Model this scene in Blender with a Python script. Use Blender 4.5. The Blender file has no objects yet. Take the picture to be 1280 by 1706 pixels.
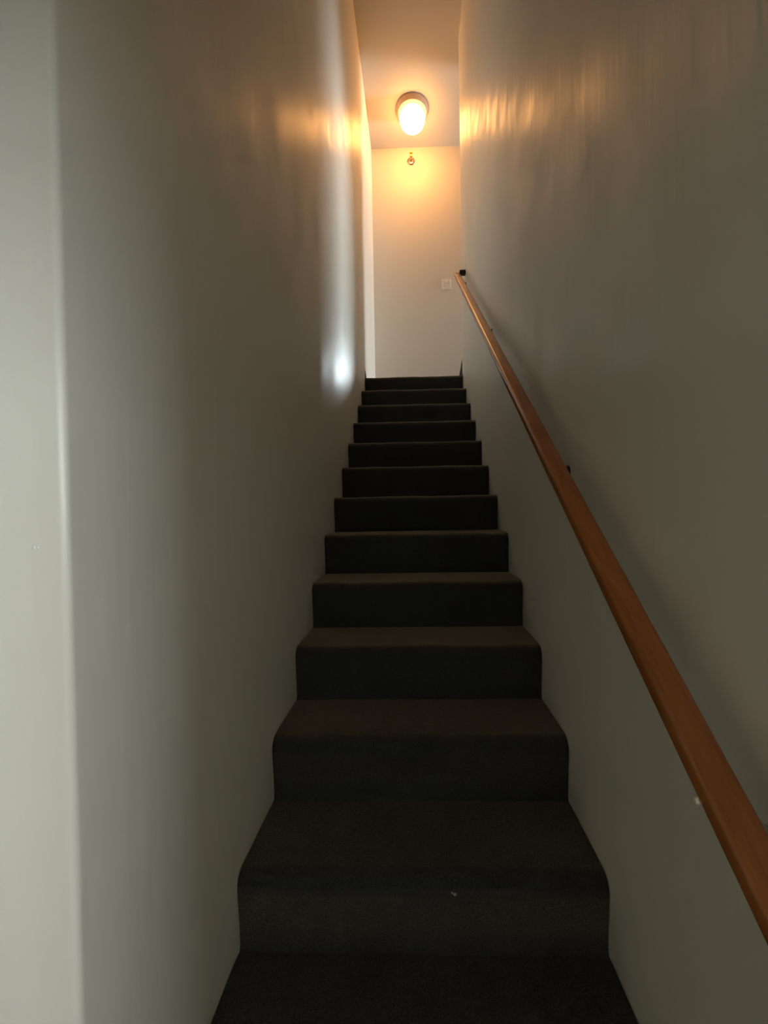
import bpy, bmesh, math, random
from mathutils import Vector, Matrix

random.seed(7)
scene = bpy.context.scene
COL = scene.collection

# ------------------------------------------------------------------ measures (metres)
EYE = 1.498                 # camera height above the lower floor
HALF = 0.46                 # half width of the stairwell
GOING, RISE = 0.2515, 0.1947
TOP_Y = 3.7304              # nosing line of the landing
TOP_Z = EYE + 1.2281        # landing level
BACK_Y = 4.78               # end wall of the landing
CEIL_Z = EYE + 4.283        # ceiling over landing and stairs
CORNER_Y = 0.510            # outside corner where the stairwell starts
N_STEP = 14                 # risers
HALL_X = 5.0               # end of the upstairs hall
LOW_CEIL = 2.46             # ceiling of the vestibule
DOOR_Y = -0.82              # doorway behind the viewer
ENTRY_Y = -2.70             # far wall of the lower room
ROOM_X = 2.9                # right wall of the lower room

# ------------------------------------------------------------------ camera
F_PX, PITCH, YAW, ROLL = 660.0, 0.0127, 0.0265, -0.0162
def cam_axes():
    def ray(a, b):
        c, s = math.cos(ROLL), math.sin(ROLL)
        u, v = a*c + b*s, -a*s + b*c
        x1, h1, d2 = u, -v, 1.0
        c, s = math.cos(PITCH), math.sin(PITCH)
        h, d1 = h1*c - d2*s, h1*s + d2*c
        c, s = math.cos(YAW), math.sin(YAW)
        return Vector((x1*c - d1*s, x1*s + d1*c, h))
    f = ray(0, 0)
    return ray(1, 0) - f, f - ray(0, 1), f
right, up, fwd = cam_axes()
cd = bpy.data.cameras.new('camera')
cam = bpy.data.objects.new('camera', cd); COL.objects.link(cam)
cd.sensor_fit = 'VERTICAL'; cd.sensor_height = 36.0; cd.sensor_width = 27.0
cd.lens = F_PX / 1706.0 * 36.0
cd.shift_x = -(675.75 - 640.0) / 1706.0
cd.clip_start = 0.02
m = Matrix.Identity(4)
for i in range(3):
    m[i][0], m[i][1], m[i][2] = right[i], up[i], -fwd[i]
m.translation = Vector((0.0021, 0, EYE))
cam.matrix_world = m
scene.camera = cam

# ------------------------------------------------------------------ world, daylight, exposure
w = bpy.data.worlds.new('sky'); scene.world = w; w.use_nodes = True
w.node_tree.nodes['Background'].inputs[0].default_value = (0.62, 0.72, 0.82, 1)
w.node_tree.nodes['Background'].inputs[1].default_value = 0.35
scene.view_settings.view_transform = 'Standard'
scene.view_settings.look = 'None'
scene.view_settings.exposure = 0.15
scene.view_settings.gamma = 1.0
scene.view_settings.use_curve_mapping = False
try:
    scene.cycles.use_denoising = True
    scene.cycles.max_bounces = 7
    scene.cycles.diffuse_bounces = 5
    scene.cycles.glossy_bounces = 3
    scene.cycles.use_adaptive_sampling = True
    scene.cycles.adaptive_threshold = 0.06
    scene.cycles.adaptive_min_samples = 20
    scene.cycles.caustics_reflective = False
    scene.cycles.caustics_refractive = False
    scene.cycles.blur_glossy = 1.0
    scene.cycles.sample_clamp_indirect = 4.0
except Exception:
    pass

def daylight(name, loc, rot, sx, sy, power, col):
    ld = bpy.data.lights.new(name, 'AREA'); ld.shape = 'RECTANGLE'
    ld.size, ld.size_y, ld.energy, ld.color = sx, sy, power, col
    o = bpy.data.objects.new(name, ld); COL.objects.link(o)
    o.location = loc; o.rotation_euler = rot
    return o
R90 = math.pi / 2
# windows: (x0, x1, z0, z1) of each opening
ENTRY_WIN = (1.36, 1.96, 1.20, 2.20)
FILL_WIN = (-2.30, -1.50, 1.25, 2.20)  # invented opening for the added fill light
HALL_WIN = (0.85, 1.45, TOP_Z + 0.15, TOP_Z + 1.32)
END_WIN = (4.28, 4.70, TOP_Z + 0.25, TOP_Z + 2.0)
daylight('daylight_entry', ((ENTRY_WIN[0]+ENTRY_WIN[1])/2, ENTRY_Y - 0.14, (ENTRY_WIN[2]+ENTRY_WIN[3])/2), (R90, 0, 0), 0.6, 1.0, 210.0, (0.88, 0.97, 1.0))
daylight('added_fill_side', (-1.40 - 0.14, (FILL_WIN[0]+FILL_WIN[1])/2, (FILL_WIN[2]+FILL_WIN[3])/2), (R90, 0, -R90), 0.8, 0.95, 105.0, (0.88, 0.97, 1.0))  # added fill lamp, lifts the right wall and the middle of the stairwell
daylight('daylight_hall', (2.25, 6.30, TOP_Z + 0.85), (R90, 0, math.pi - math.atan2(2.71, 3.5)), 0.75, 0.8, 290.0, (0.80, 0.93, 1.0))
daylight('daylight_hall_end', (HALL_X + 0.14, (END_WIN[0]+END_WIN[1])/2, (END_WIN[2]+END_WIN[3])/2), (R90, 0, R90), 0.42, 1.75, 240.0, (0.90, 0.96, 1.0))

# ------------------------------------------------------------------ materials
def mat(name):
    m = bpy.data.materials.new(name); m.use_nodes = True
    nt = m.node_tree
    return m, nt, nt.nodes['Principled BSDF'], nt.nodes['Material Output']
def node(nt, kind, **kw):
    n = nt.nodes.new(kind)
    for k, v in kw.items():
        setattr(n, k, v)
    return n
def noise(nt, vec, scale, detail=3.0, rough=0.5):
    n = node(nt, 'ShaderNodeTexNoise')
    n.inputs['Scale'].default_value = scale; n.inputs['Detail'].default_value = detail
    n.inputs['Roughness'].default_value = rough
    nt.links.new(vec, n.inputs['Vector'])
    return n.outputs['Fac']
def position(nt, scale=(1, 1, 1)):
    g = node(nt, 'ShaderNodeNewGeometry'); mp = node(nt, 'ShaderNodeMapping')
    mp.inputs['Scale'].default_value = scale
    nt.links.new(g.outputs['Position'], mp.inputs['Vector'])
    return mp.outputs['Vector']
def ramp(nt, fac, a, b, lo=0.3, hi=0.7):
    r = node(nt, 'ShaderNodeValToRGB')
    r.color_ramp.elements[0].position, r.color_ramp.elements[1].position = lo, hi
    r.color_ramp.elements[0].color, r.color_ramp.elements[1].color = (*a, 1), (*b, 1)
    nt.links.new(fac, r.inputs['Fac'])
    return r.outputs['Color']
def bump(nt, height, strength, dist, prev=None):
    b = node(nt, 'ShaderNodeBump')
    b.inputs['Strength'].default_value = strength; b.inputs['Distance'].default_value = dist
    nt.links.new(height, b.inputs['Height'])
    if prev is not None:
        nt.links.new(prev, b.inputs['Normal'])
    return b.outputs['Normal']

def wall_paint(name, a, b, rough, spec, streak, aniso=0.0):
    m, nt, p, out = mat(name)
    nt.links.new(ramp(nt, noise(nt, position(nt), 1.6, 0), a, b), p.inputs['Base Color'])
    rr = node(nt, 'ShaderNodeMapRange')
    nt.links.new(noise(nt, position(nt, (1, 1, 0.7)), 6.5, 1, 0.6), rr.inputs['Value'])
    rr.inputs['From Min'].default_value = 0.3; rr.inputs['From Max'].default_value = 0.7
    rr.inputs['To Min'].default_value = rough-0.06; rr.inputs['To Max'].default_value = rough+0.07
    nt.links.new(rr.outputs[0], p.inputs['Roughness'])
    p.inputs['Specular IOR Level'].default_value = spec
    if aniso:                                   # brush marks run up and down: the sheen spreads sideways
        tg = node(nt, 'ShaderNodeTangent', direction_type='RADIAL', axis='Z')
        nt.links.new(tg.outputs[0], p.inputs['Tangent'])
        p.inputs['Anisotropic'].default_value = aniso
    n1 = bump(nt, noise(nt, position(nt, (26, 26, 2.2)), 1.0, 2, 0.6), streak, 0.004)
    nt.links.new(n1, p.inputs['Normal'])
    return m
M = {}
M['wall'] = wall_paint('satin_wall_paint', (0.80, 0.77, 0.685), (0.83, 0.80, 0.715), 0.43, 1.0, 0.34, 0.70)
M['end_wall'] = wall_paint('end_wall_paint', (0.71, 0.68, 0.60), (0.74, 0.71, 0.63), 0.60, 0.4, 0.2)
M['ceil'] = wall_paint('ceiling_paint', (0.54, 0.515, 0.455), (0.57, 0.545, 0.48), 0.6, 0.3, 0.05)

def carpet():
    m, nt, p, out = mat('charcoal_carpet')
    fine = noise(nt, position(nt), 420, 2)
    broad = noise(nt, position(nt), 7, 3)
    mx = node(nt, 'ShaderNodeMix', data_type='RGBA', blend_type='MULTIPLY')
    mx.inputs[0].default_value = 0.6
    nt.links.new(ramp(nt, fine, (0.021, 0.023, 0.0245), (0.064, 0.067, 0.069)), mx.inputs[6])
    nt.links.new(ramp(nt, broad, (0.7, 0.7, 0.7), (1, 1, 1)), mx.inputs[7])
    nt.links.new(mx.outputs[2], p.inputs['Base Color'])
    p.inputs['Roughness'].default_value = 1.0
    p.inputs['Specular IOR Level'].default_value = 0.05
    p.inputs['Sheen Weight'].default_value = 1.0
    p.inputs['Sheen Roughness'].default_value = 0.35
    p.inputs['Sheen Tint'].default_value = (0.95, 0.70, 0.45, 1)
    nt.links.new(bump(nt, fine, 0.7, 0.004), p.inputs['Normal'])
    return m
M['carpet'] = carpet()

def wood(name, a, b):
    m, nt, p, out = mat(name)
    vec = position(nt, (30, 3.2, 3.2))
    g = noise(nt, vec, 1.5, 5, 0.65)
    nt.links.new(ramp(nt, g, a, b), p.inputs['Base Color'])
    p.inputs['Roughness'].default_value = 0.26
    p.inputs['Specular IOR Level'].default_value = 0.6
    nt.links.new(bump(nt, g, 0.12, 0.002), p.inputs['Normal'])
    return m
M['wood'] = wood('varnished_wood', (0.30, 0.092, 0.022), (0.46, 0.155, 0.040))
M['bounce_dark'] = wood('bounce_absorbing_panel', (0.05, 0.025, 0.012), (0.10, 0.05, 0.022))  # dark finish added on unseen surfaces to soak up bounced daylight

def plain(name, col, rough, metal=0.0, nscale=60, var=0.12, bstr=0.08):
    m, nt, p, out = mat(name)
    f = noise(nt, position(nt), nscale, 3)
    nt.links.new(ramp(nt, f, tuple(c*(1-var) for c in col), tuple(min(1, c*(1+var)) for c in col)), p.inputs['Base Color'])
    p.inputs['Roughness'].default_value = rough; p.inputs['Metallic'].default_value = metal
    nt.links.new(bump(nt, f, bstr, 0.0008), p.inputs['Normal'])
    return m
M['black_metal'] = plain('black_metal', (0.012, 0.010, 0.009), 0.45, 0.3)
M['steel'] = plain('worn_steel', (0.62, 0.60, 0.56), 0.3, 1.0)
M['brass'] = plain('brass', (0.80, 0.60, 0.22), 0.28, 1.0)
M['chrome'] = plain('dull_chrome', (0.55, 0.47, 0.40), 0.25, 1.0)
M['plastic'] = plain('ivory_plastic', (0.93, 0.89, 0.80), 0.35)
M['rocker'] = plain('ivory_switch_rocker', (0.84, 0.80, 0.71), 0.4)
M['canopy'] = plain('lamp_canopy_enamel', (0.62, 0.43, 0.28), 0.45)
M['white_trim'] = plain('white_trim_paint', (0.78, 0.77, 0.73), 0.4, nscale=14, var=0.03)
M['lint'] = plain('grey_lint', (0.45, 0.44, 0.42), 1.0)

def opal():
    m, nt, p, out = mat('lit_opal_glass')
    f = noise(nt, position(nt), 9, 2)
    nt.links.new(ramp(nt, f, (1.0, 0.41, 0.10), (1.0, 0.44, 0.115), 0.2, 0.8), p.inputs['Emission Color'])
    p.inputs['Base Color'].default_value = (0.9, 0.86, 0.78, 1)
    tc = node(nt, 'ShaderNodeTexCoord'); sx = node(nt, 'ShaderNodeSeparateXYZ'); mr = node(nt, 'ShaderNodeMapRange')
    nt.links.new(tc.outputs['Generated'], sx.inputs[0]); nt.links.new(sx.outputs[2], mr.inputs['Value'])
    mr.inputs['To Min'].default_value = 60.0; mr.inputs['To Max'].default_value = 8.0
    nt.links.new(mr.outputs[0], p.inputs['Emission Strength'])
    p.inputs['Roughness'].default_value = 0.25
    return m
M['opal'] = opal()

def pane_glass():
    m, nt, p, out = mat('window_glass')
    tr = node(nt, 'ShaderNodeBsdfTransparent'); gl = node(nt, 'ShaderNodeBsdfGlossy')
    gl.inputs['Roughness'].default_value = 0.05
    fr = node(nt, 'ShaderNodeFresnel'); mx = node(nt, 'ShaderNodeMixShader')
    nt.links.new(bump(nt, noise(nt, position(nt), 3, 2), 0.03, 0.002), fr.inputs['Normal'])
    nt.links.new(fr.outputs[0], mx.inputs[0]); nt.links.new(tr.outputs[0], mx.inputs[1]); nt.links.new(gl.outputs[0], mx.inputs[2])
    nt.links.new(mx.outputs[0], out.inputs['Surface'])
    return m
M['glass'] = pane_glass()

# ------------------------------------------------------------------ mesh helpers
def box(bm, x0, x1, y0, y1, z0, z1, bevel=0.0, seg=2):
    t = bmesh.new()
    r = bmesh.ops.create_cube(t, size=1.0)
    for v in t.verts:
        v.co = Vector((x0 + (v.co.x + .5)*(x1-x0), y0 + (v.co.y + .5)*(y1-y0), z0 + (v.co.z + .5)*(z1-z0)))
    if bevel > 0:
        bmesh.ops.bevel(t, geom=list(t.edges), offset=bevel, segments=seg, profile=0.5, affect='EDGES')
    add(bm, t)
def add(bm, t):
    me = bpy.data.meshes.new('tmp'); t.to_mesh(me); t.free()
    bm.from_mesh(me); bpy.data.meshes.remove(me)
def lathe(bm, prof, axis='Z', origin=(0, 0, 0), n=32):
    o = Vector(origin); rings = []
    for r, t in prof:
        ring = []
        for k in range(n if r > 1e-6 else 1):
            a = 2*math.pi*k/n
            if axis == 'Z': v = Vector((r*math.cos(a), r*math.sin(a), t))
            elif axis == 'Y': v = Vector((r*math.cos(a), t, r*math.sin(a)))
            else: v = Vector((t, r*math.cos(a), r*math.sin(a)))
            ring.append(bm.verts.new(o + v))
        rings.append(ring)
    for a, b in zip(rings, rings[1:]):
        if len(a) == 1 and len(b) == 1: continue
        for k in range(n):
            k2 = (k+1) % n
            if len(a) == 1: bm.faces.new((a[0], b[k], b[k2]))
            elif len(b) == 1: bm.faces.new((a[k], a[k2], b[0]))
            else: bm.faces.new((a[k], a[k2], b[k2], b[k]))
def tube(bm, pts, r, n=10):
    pts = [Vector(p) for p in pts]; rings = []
    for i, p in enumerate(pts):
        d = (pts[min(i+1, len(pts)-1)] - pts[max(i-1, 0)]).normalized()
        a = d.orthogonal().normalized() if i == 0 else (rings_a - d*rings_a.dot(d)).normalized()
        rings_a = a; b = d.cross(a)
        rings.append([bm.verts.new(p + (a*math.cos(2*math.pi*k/n) + b*math.sin(2*math.pi*k/n))*r) for k in range(n)])
    for a, b in zip(rings, rings[1:]):
        for k in range(n): bm.faces.new((a[k], a[(k+1) % n], b[(k+1) % n], b[k]))
    bm.faces.new(rings[0][::-1]); bm.faces.new(rings[-1])
def prism_x(bm, prof, x0, x1, nx=1, wob=None):
    """closed (y, z) profile swept from x0 to x1"""
    rings = []
    for i in range(nx+1):
        x = x0 + (x1-x0)*i/nx
        rings.append([bm.verts.new((x, y + (wob(x, j)[0] if wob else 0), z + (wob(x, j)[1] if wob else 0))) for j, (y, z) in enumerate(prof)])
    n = len(prof)
    for a, b in zip(rings, rings[1:]):
        for k in range(n): bm.faces.new((a[k], a[(k+1) % n], b[(k+1) % n], b[k]))
    bm.faces.new(rings[0]); bm.faces.new(rings[-1][::-1])
def build(name, bm, m, parent=None, smooth=False):
    bmesh.ops.recalc_face_normals(bm, faces=list(bm.faces))
    me = bpy.data.meshes.new(name); bm.to_mesh(me); bm.free()
    if smooth:
        for p in me.polygons: p.use_smooth = True
    me.materials.append(m)
    o = bpy.data.objects.new(name, me); COL.objects.link(o)
    if parent: o.parent = parent; o.matrix_parent_inverse = parent.matrix_world.inverted()
    return o
def smooth_by_angle(o, deg=35):
    o.data.polygons.foreach_set('use_smooth', [True]*len(o.data.polygons))
    bm = bmesh.new(); bm.from_mesh(o.data)
    for e in bm.edges:
        if len(e.link_faces) == 2: e.smooth = e.calc_face_angle(0) < math.radians(deg)
    bm.to_mesh(o.data); bm.free()
def empty(name, loc, label, cat, group=None):
    o = bpy.data.objects.new(name, None); COL.objects.link(o); o.location = loc
    o.matrix_world = Matrix.Translation(Vector(loc))
    o['label'] = label; o['category'] = cat
    if group: o['group'] = group
    return o
def struct(name, bm, m, parent=None, label=None):
    o = build(name, bm, m, parent)
    if parent is None: o['kind'] = 'structure'
    if label: o['label'] = label
    return o
def boxes(*args):
    bm = bmesh.new()
    for a in args: box(bm, *a)
    return bm

# ------------------------------------------------------------------ the setting
WT = 0.12
DOOR_H = EYE + 0.38
bm = bmesh.new(); box(bm, -HALF-WT, -HALF, CORNER_Y, BACK_Y, 0, CEIL_Z, 0.010, 4)
o = struct('wall_left', bm, M['wall'], label='satin painted left wall of the stairwell, daylight at its near corner'); smooth_by_angle(o)
bm = bmesh.new()
for dx, r in ((0.0, 0.0030), (0.0055, 0.0022)):
    lathe(bm, [(0, -0.0012), (r*0.7, -0.0009), (r, 0.0)], 'Y', (-0.5040 + dx, CORNER_Y, EYE + -0.0460), 12)
build('paint_fleck', bm, M['white_trim'], o, True)
struct('wall_right', boxes((HALF, HALF+WT, DOOR_Y, TOP_Y-0.04, 0, CEIL_Z)), M['wall'], label='satin painted right wall behind the wooden handrail')
# end wall with the hall window
x0, x1, z0, z1 = HALL_WIN
struct('wall_back', boxes((-HALF-WT, x0, BACK_Y, BACK_Y+WT, TOP_Z-0.2, CEIL_Z), (x1, HALL_X+WT, BACK_Y, BACK_Y+WT, TOP_Z-0.2, CEIL_Z),
       (x0, x1, BACK_Y, BACK_Y+WT, TOP_Z-0.2, z0), (x0, x1, BACK_Y, BACK_Y+WT, z1, CEIL_Z)), M['end_wall'], label='end wall of the landing glowing under the ceiling lamp')
y0, y1, z0, z1 = END_WIN
struct('wall_hall_end', boxes((HALL_X, HALL_X+WT, TOP_Y-0.16, y0, TOP_Z-0.2, CEIL_Z), (HALL_X, HALL_X+WT, y1, BACK_Y, TOP_Z-0.2, CEIL_Z),
       (HALL_X, HALL_X+WT, y0, y1, TOP_Z-0.2, z0), (HALL_X, HALL_X+WT, y0, y1, z1, CEIL_Z)), M['wall'])
struct('wall_hall_side', boxes((HALF+WT, HALL_X, TOP_Y-0.16, TOP_Y-0.04, TOP_Z-0.2, CEIL_Z)), M['bounce_dark'])  # out of view, made dark so less daylight bounces onto the end wall
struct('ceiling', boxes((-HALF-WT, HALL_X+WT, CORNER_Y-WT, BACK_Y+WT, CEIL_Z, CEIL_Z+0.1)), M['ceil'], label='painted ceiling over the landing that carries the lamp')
struct('wall_header', boxes((-HALF-WT, HALF, CORNER_Y-WT, CORNER_Y, LOW_CEIL, CEIL_Z)), M['wall'])
struct('wall_light_blocker', boxes((1.50, 1.62, TOP_Y-0.04, 4.05, TOP_Z, CEIL_Z)), M['wall'])  # unseen block added to trim the hall-end daylight to a strip
struct('wall_front', boxes((-1.40, -HALF-WT, CORNER_Y, CORNER_Y+WT, 0, LOW_CEIL+0.1)), M['wall'])
y0, y1, z0, z1 = FILL_WIN
struct('wall_entry_side', boxes((-1.40-WT, -1.40, ENTRY_Y, y0, 0, LOW_CEIL+0.1), (-1.40-WT, -1.40, y1, CORNER_Y+WT, 0, LOW_CEIL+0.1),
       (-1.40-WT, -1.40, y0, y1, 0, z0), (-1.40-WT, -1.40, y0, y1, z1, LOW_CEIL+0.1)), M['wall'])
struct('wall_doorway', boxes((-1.40, -0.75, DOOR_Y-WT, DOOR_Y, 0, LOW_CEIL), (-0.75, HALF, DOOR_Y-WT, DOOR_Y, DOOR_H, LOW_CEIL), (HALF, ROOM_X, DOOR_Y-WT, DOOR_Y, 0, LOW_CEIL)), M['wall'])
struct('wall_room_side', boxes((ROOM_X, ROOM_X+WT, ENTRY_Y, DOOR_Y, 0, LOW_CEIL+0.1)), M['wall'])
x0, x1, z0, z1 = ENTRY_WIN
LZ = LOW_CEIL + 0.1
struct('wall_entry', boxes((-1.40-WT, x0, ENTRY_Y-WT, ENTRY_Y, 0, LZ), (x1, ROOM_X+WT, ENTRY_Y-WT, ENTRY_Y, 0, LZ),
       (x0, x1, ENTRY_Y-WT, ENTRY_Y, 0, z0), (x0, x1, ENTRY_Y-WT, ENTRY_Y, z1, LZ)), M['wall'])
struct('trim_bounce_block', boxes((-1.40, ROOM_X, ENTRY_Y, ENTRY_Y+0.02, 0, 0.95)), M['bounce_dark'])  # unseen dark panel added to cut bounce light on the lowest steps
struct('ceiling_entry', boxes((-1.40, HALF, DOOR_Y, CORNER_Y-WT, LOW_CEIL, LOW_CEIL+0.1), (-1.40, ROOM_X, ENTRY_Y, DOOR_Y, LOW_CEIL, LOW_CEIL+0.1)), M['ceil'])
struct('floor', boxes((-HALF, HALF, TOP_Y+0.10, BACK_Y, TOP_Z-0.1, TOP_Z-0.001), (HALF, HALL_X, TOP_Y-0.04, BACK_Y, TOP_Z-0.1, TOP_Z-0.001)), M['carpet'], label='dark carpeted landing floor at the top of the stairs')
struct('floor_entry', boxes((-1.40, HALF, DOOR_Y, CORNER_Y, -0.1, 0), (-1.40, ROOM_X, ENTRY_Y, DOOR_Y, -0.1, 0)), M['carpet'])

def window(name, axis, pos, rect):
    a0, a1, z0, z1 = rect
    def b(u0, u1, w0, w1, d0=0.02, d1=0.08):
        return (u0, u1, pos+d0, pos+d1, w0, w1) if axis == 'y' else (pos+d0, pos+d1, u0, u1, w0, w1)
    f = 0.035
    zm = (z0+z1)/2
    o = struct(name, boxes(b(a0, a0+f, z0, z1), b(a1-f, a1, z0, z1), b(a0+f, a1-f, z0, z0+f), b(a0+f, a1-f, z1-f, z1), b(a0+f, a1-f, zm-.012, zm+.012)), M['white_trim'])
    for w0, w1 in ((z0+f, zm-.012), (zm+.012, z1-f)):
        build('pane', boxes(b(a0+f, a1-f, w0, w1, 0.046, 0.050)), M['glass'], o)
window('window_1', 'y', BACK_Y, HALL_WIN)
window('window_2', 'x', HALL_X, END_WIN)
window('window_3', 'y', ENTRY_Y-0.10, ENTRY_WIN)
window('window_fill_added', 'x', -1.40-0.10, FILL_WIN)  # made-up window around the added fill lamp

# carpet turned up against the wall ends at the landing
bm = bmesh.new()
A = [(HALF, TOP_Y+0.02, TOP_Z-0.004), (HALF-0.030, TOP_Y+0.02, TOP_Z-0.004), (HALF-0.001, TOP_Y+0.02, TOP_Z+0.155)]
vs = [bm.verts.new(p) for p in A] + [bm.verts.new((x, y+0.035, z)) for x, y, z in A]
for f in ((0, 1, 2), (5, 4, 3), (0, 3, 4, 1), (1, 4, 5, 2), (2, 5, 3, 0)): bm.faces.new([vs[i] for i in f])
struct('trim_1', bm, M['carpet'], label='dark carpet edge turned up at the right wall end of the landing')
bm = bmesh.new()
A = [(-HALF, TOP_Y+0.02, TOP_Z-0.004), (-HALF+0.012, TOP_Y+0.02, TOP_Z-0.004), (-HALF+0.003, TOP_Y+0.02, TOP_Z+0.075)]
vs = [bm.verts.new(p) for p in A] + [bm.verts.new((x, y+0.035, z)) for x, y, z in A]
for f in ((0, 1, 2), (5, 4, 3), (0, 3, 4, 1), (1, 4, 5, 2), (2, 5, 3, 0)): bm.faces.new([vs[i] for i in f])
struct('trim_2', bm, M['carpet'], label='dark carpet edge turned up at the left wall of the landing')

# ------------------------------------------------------------------ the stairs
stairs = empty('staircase', (0, TOP_Y-(N_STEP-1)*GOING, 0), 'straight steep staircase in dark charcoal carpet climbing to the landing', 'staircase')
NOSE_R = 0.034
def tread_profile(depth):
    # carpet wrapped over a round nosing and falling straight into the riser
    pr = [(depth, -0.050), (depth, 0.0)]
    for i in range(7):
        a = R90 + i*R90/6
        pr.append((NOSE_R + NOSE_R*math.cos(a), -NOSE_R + NOSE_R*math.sin(a)))
    pr += [(0.0005, -0.050)]
    return pr
def tread_mesh(depth, seed):
    rnd = random.Random(seed); ph = [rnd.uniform(0, 6.28) for _ in range(4)]
    def wob(x, j):
        e = 1.0 if 2 <= j <= 7 else 0.0
        return (e*(0.0016*math.sin(9*x+ph[0]) + 0.0010*math.sin(31*x+ph[1])), e*(0.0010*math.sin(13*x+ph[2]) + 0.0007*math.sin(41*x+ph[3])))
    bm = bmesh.new(); prism_x(bm, tread_profile(depth), -HALF+0.002, HALF-0.002, 24, wob)
    return bm
treads, risers = [], []
for k in range(N_STEP):
    y, z = TOP_Y - k*GOING, TOP_Z - k*RISE
    t = build('tread', tread_mesh(0.10 if k == 0 else GOING+0.006, k), M['carpet'], stairs)
    t.location = (0, y - stairs.location.y, z); t.matrix_parent_inverse = Matrix.Identity(4)
    smooth_by_angle(t, 40)
    if k == 0:
        # riser: gently bellied carpet face from the floor or tread below up to the nosing
        bm = bmesh.new()
        pr = [(0.040, -RISE), (0.040, -0.050), (0.0005, -0.050), (0.003, -0.085), (0.007, -0.13), (0.009, -RISE+0.014), (0.004, -RISE)]
        prism_x(bm, pr, -HALF+0.002, HALF-0.002, 12)
        r = build('riser', bm, M['carpet'], stairs); smooth_by_angle(r, 40); riser0 = r
    else:
        r = riser0.copy(); COL.objects.link(r); r.parent = stairs
    r.matrix_parent_inverse = Matrix.Identity(4)
    r.location = (0, y - stairs.location.y, z)

# ------------------------------------------------------------------ the handrail
SL = 0.807
RY0, RY1 = -0.30, 3.46
def rail_z(y, c): return EYE + SL*y + c
rail = empty('handrail', (0.39, RY0, rail_z(RY0, -0.815)), 'varnished brown wooden handrail running up the right wall', 'handrail')
XO, XI, CT, CB = 0.365, 0.415, -0.775, -0.815
bm = bmesh.new()
r_, pts = 0.010, []
for cxx, czz, a0 in ((XI-r_, CT-r_, 0), (XO+r_, CT-r_, 90), (XO+r_, CB+r_, 180), (XI-r_, CB+r_, 270)):
    for i in range(4):
        a = math.radians(a0 + i*30); pts.append((cxx + r_*math.cos(a), czz + r_*math.sin(a)))
n, rings = 20, []
for i in range(n+1):
    y = RY0 + (RY1-RY0)*i/n
    rings.append([bm.verts.new((x, y, rail_z(y, c))) for x, c in pts])
for a, b in zip(rings, rings[1:]):
    for k in range(len(pts)): bm.faces.new((a[k], a[(k+1) % len(pts)], b[(k+1) % len(pts)], b[k]))
bm.faces.new(rings[0]); bm.faces.new(rings[-1][::-1])
smooth_by_angle(build('rail', bm, M['wood'], rail), 50)
for i, (y, up_, m_) in enumerate(((3.42, 0.012, 'black_metal'), (2.33, 0, 'black_metal'), (1.20, 0, 'black_metal'), (0.525, 0, 'steel'))):
    zt = rail_z(y, CB)
    bm = bmesh.new()
    # wall rose, curved arm, saddle plate under the rail
    lathe(bm, [(0, 0), (0.014, 0), (0.018, 0.004), (0.018, 0.008), (0, 0.008)], 'X', (HALF-0.008, y, zt-0.055), 20)
    tube(bm, [(HALF-0.004, y, zt-0.055), (HALF-0.030, y, zt-0.056), (HALF-0.052, y, zt-0.040), (HALF-0.064, y, zt-0.016), (HALF-0.068, y, zt-0.002)], 0.006, 10)
    t = bmesh.new(); bmesh.ops.create_cube(t, size=1)
    for v in t.verts:
        v.co = Vector((0.390 + v.co.x*0.034, y + v.co.y*0.050, zt + (v.co.y*0.050)*SL - 0.003 + v.co.z*0.005))
    add(bm, t)
    b = build('bracket', bm, M[m_], rail)
    if i == 0:
        bm = bmesh.new(); box(bm, XI-0.006, HALF, RY1-0.035, RY1+0.004, rail_z(RY1, CT)-0.030, rail_z(RY1, CT)+0.004, 0.003)
        build('bracket_block', bm, M['black_metal'], b)
    bm = bmesh.new()
    if i == 3:      # bright screw end that shows under the near part of the rail
        lathe(bm, [(0, -0.004), (0.003, -0.004), (0.0045, -0.001), (0.0045, 0.006), (0, 0.006)], 'X', (XO+0.001, y, zt-0.001), 12)
    else:
        lathe(bm, [(0, -0.003), (0.005, -0.002), (0.006, 0), (0, 0.001)], 'Z', (0.380, y-0.012, zt-0.0145), 12)
    build('screw', bm, M['plastic' if i == 3 else 'steel'], b)

# ------------------------------------------------------------------ the ceiling lamp
LX, LY = 0.030, 4.32
lamp = empty('ceiling_lamp', (LX, LY, CEIL_Z), 'lit round opal glass globe lamp mounted on the landing ceiling', 'ceiling lamp')
bm = bmesh.new()
lathe(bm, [(0, 0), (0.168, 0), (0.174, -0.006), (0.172, -0.018), (0.160, -0.040), (0.152, -0.052), (0.146, -0.052), (0.120, -0.036), (0, -0.034)], 'Z', (LX, LY, CEIL_Z), 48)
smooth_by_angle(build('canopy', bm, M['canopy'], lamp), 40)
bm = bmesh.new()
lathe(bm, [(0.096, -0.034), (0.108, -0.048), (0.122, -0.064), (0.132, -0.086), (0.136, -0.108), (0.133, -0.132), (0.122, -0.160), (0.104, -0.183), (0.080, -0.200), (0.050, -0.212), (0.024, -0.217), (0, -0.218)], 'Z', (LX, LY, CEIL_Z), 40)
build('globe', bm, M['opal'], lamp, True)
for a in (30, 150, 270):
    bm = bmesh.new(); ca, sa = math.cos(math.radians(a)), math.sin(math.radians(a))
    tube(bm, [(LX+0.100*ca, LY+0.100*sa, CEIL_Z-0.044), (LX+0.134*ca, LY+0.134*sa, CEIL_Z-0.044)], 0.004, 8)
    build('thumbscrew', bm, M['brass'], lamp)

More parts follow.
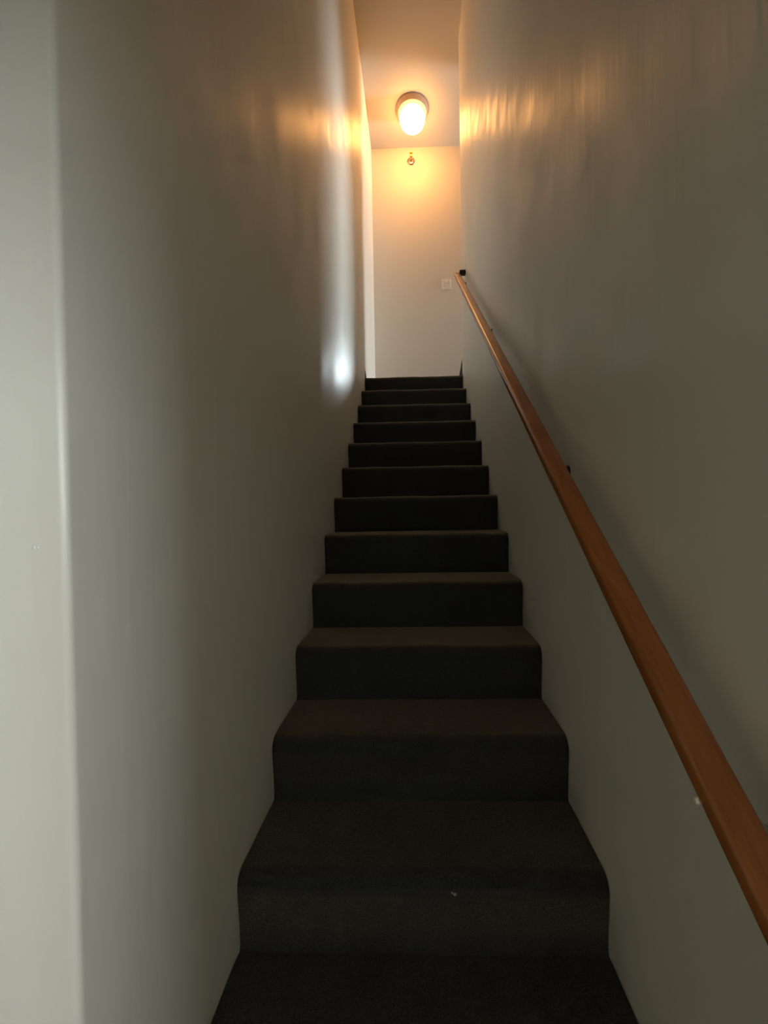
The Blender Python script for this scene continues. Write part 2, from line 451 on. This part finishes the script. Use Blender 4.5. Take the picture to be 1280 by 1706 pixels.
# ------------------------------------------------------------------ sprinkler on the end wall
SX, SZ = 0.010, EYE + 4.120
sp = empty('wall_sprinkler', (SX, BACK_Y, SZ), 'small brass sprinkler head with round metal plate high on the end wall', 'sprinkler')
bm = bmesh.new(); lathe(bm, [(0, 0), (0.046, 0), (0.048, -0.004), (0.040, -0.012), (0.018, -0.016), (0, -0.016)], 'Y', (SX, BACK_Y, SZ), 28)
build('escutcheon', bm, M['chrome'], sp, True)
bm = bmesh.new(); lathe(bm, [(0.013, -0.014), (0.013, -0.045), (0.017, -0.046), (0.017, -0.054), (0.008, -0.058), (0, -0.058)], 'Y', (SX, BACK_Y, SZ), 20)
for s in (-1, 1):
    tube(bm, [(SX+s*0.011, BACK_Y-0.050, SZ), (SX+s*0.016, BACK_Y-0.066, SZ), (SX+s*0.012, BACK_Y-0.084, SZ), (SX, BACK_Y-0.094, SZ)], 0.0032, 8)
build('nozzle', bm, M['brass'], sp, True)
bm = bmesh.new(); box(bm, SX-0.017, SX+0.017, BACK_Y-0.098, BACK_Y-0.092, SZ-0.010, SZ+0.016, 0.002)
box(bm, SX-0.017, SX+0.017, BACK_Y-0.112, BACK_Y-0.072, SZ+0.012, SZ+0.016, 0.001)
build('deflector', bm, M['brass'], sp)

# ------------------------------------------------------------------ double light switch
WX, WZ = 0.409, EYE + 2.65
sw = empty('light_switch', (WX, BACK_Y, WZ), 'ivory double light switch plate on the end wall beside the handrail top', 'light switch')
bm = bmesh.new(); box(bm, WX-0.056, WX+0.056, BACK_Y-0.007, BACK_Y, WZ-0.060, WZ+0.060, 0.003)
build('plate', bm, M['plastic'], sw)
for s in (-1, 1):
    bm = bmesh.new(); cx_ = WX + s*0.023
    prof = [(BACK_Y-0.006, WZ-0.034), (BACK_Y-0.006, WZ+0.034), (BACK_Y-0.015, WZ+0.034), (BACK_Y-0.010, WZ), (BACK_Y-0.009, WZ-0.034)]
    prism_x(bm, prof, cx_-0.015, cx_+0.015)
    rk = build('rocker', bm, M['rocker'], sw)
    for zz in (-0.048, 0.048):
        bm = bmesh.new(); lathe(bm, [(0, -0.0085), (0.0035, -0.008), (0.004, -0.006), (0, -0.006)], 'Y', (cx_, BACK_Y, WZ+zz), 10)
        build('screw', bm, M['steel'], sw)

# ------------------------------------------------------------------ a speck of lint on the second visible riser
k = 11
ly, lz = TOP_Y - k*GOING + 0.001, TOP_Z - k*RISE - 0.040
bm = bmesh.new(); rnd = random.Random(3)
for s in range(5):
    p = Vector((0.083 + rnd.uniform(-.003, .003), ly, lz + rnd.uniform(-.004, .004))); path = [p.copy()]
    for i in range(5):
        p = p + Vector((rnd.uniform(-.004, .004), rnd.uniform(-.003, .002), rnd.uniform(-.004, .004))); path.append(p.copy())
    tube(bm, path, 0.0012, 5)
o = build('lint_speck', bm, M['lint'], None, True)
o['label'] = 'tiny pale lint speck caught on the carpet of a lower riser'; o['category'] = 'lint'
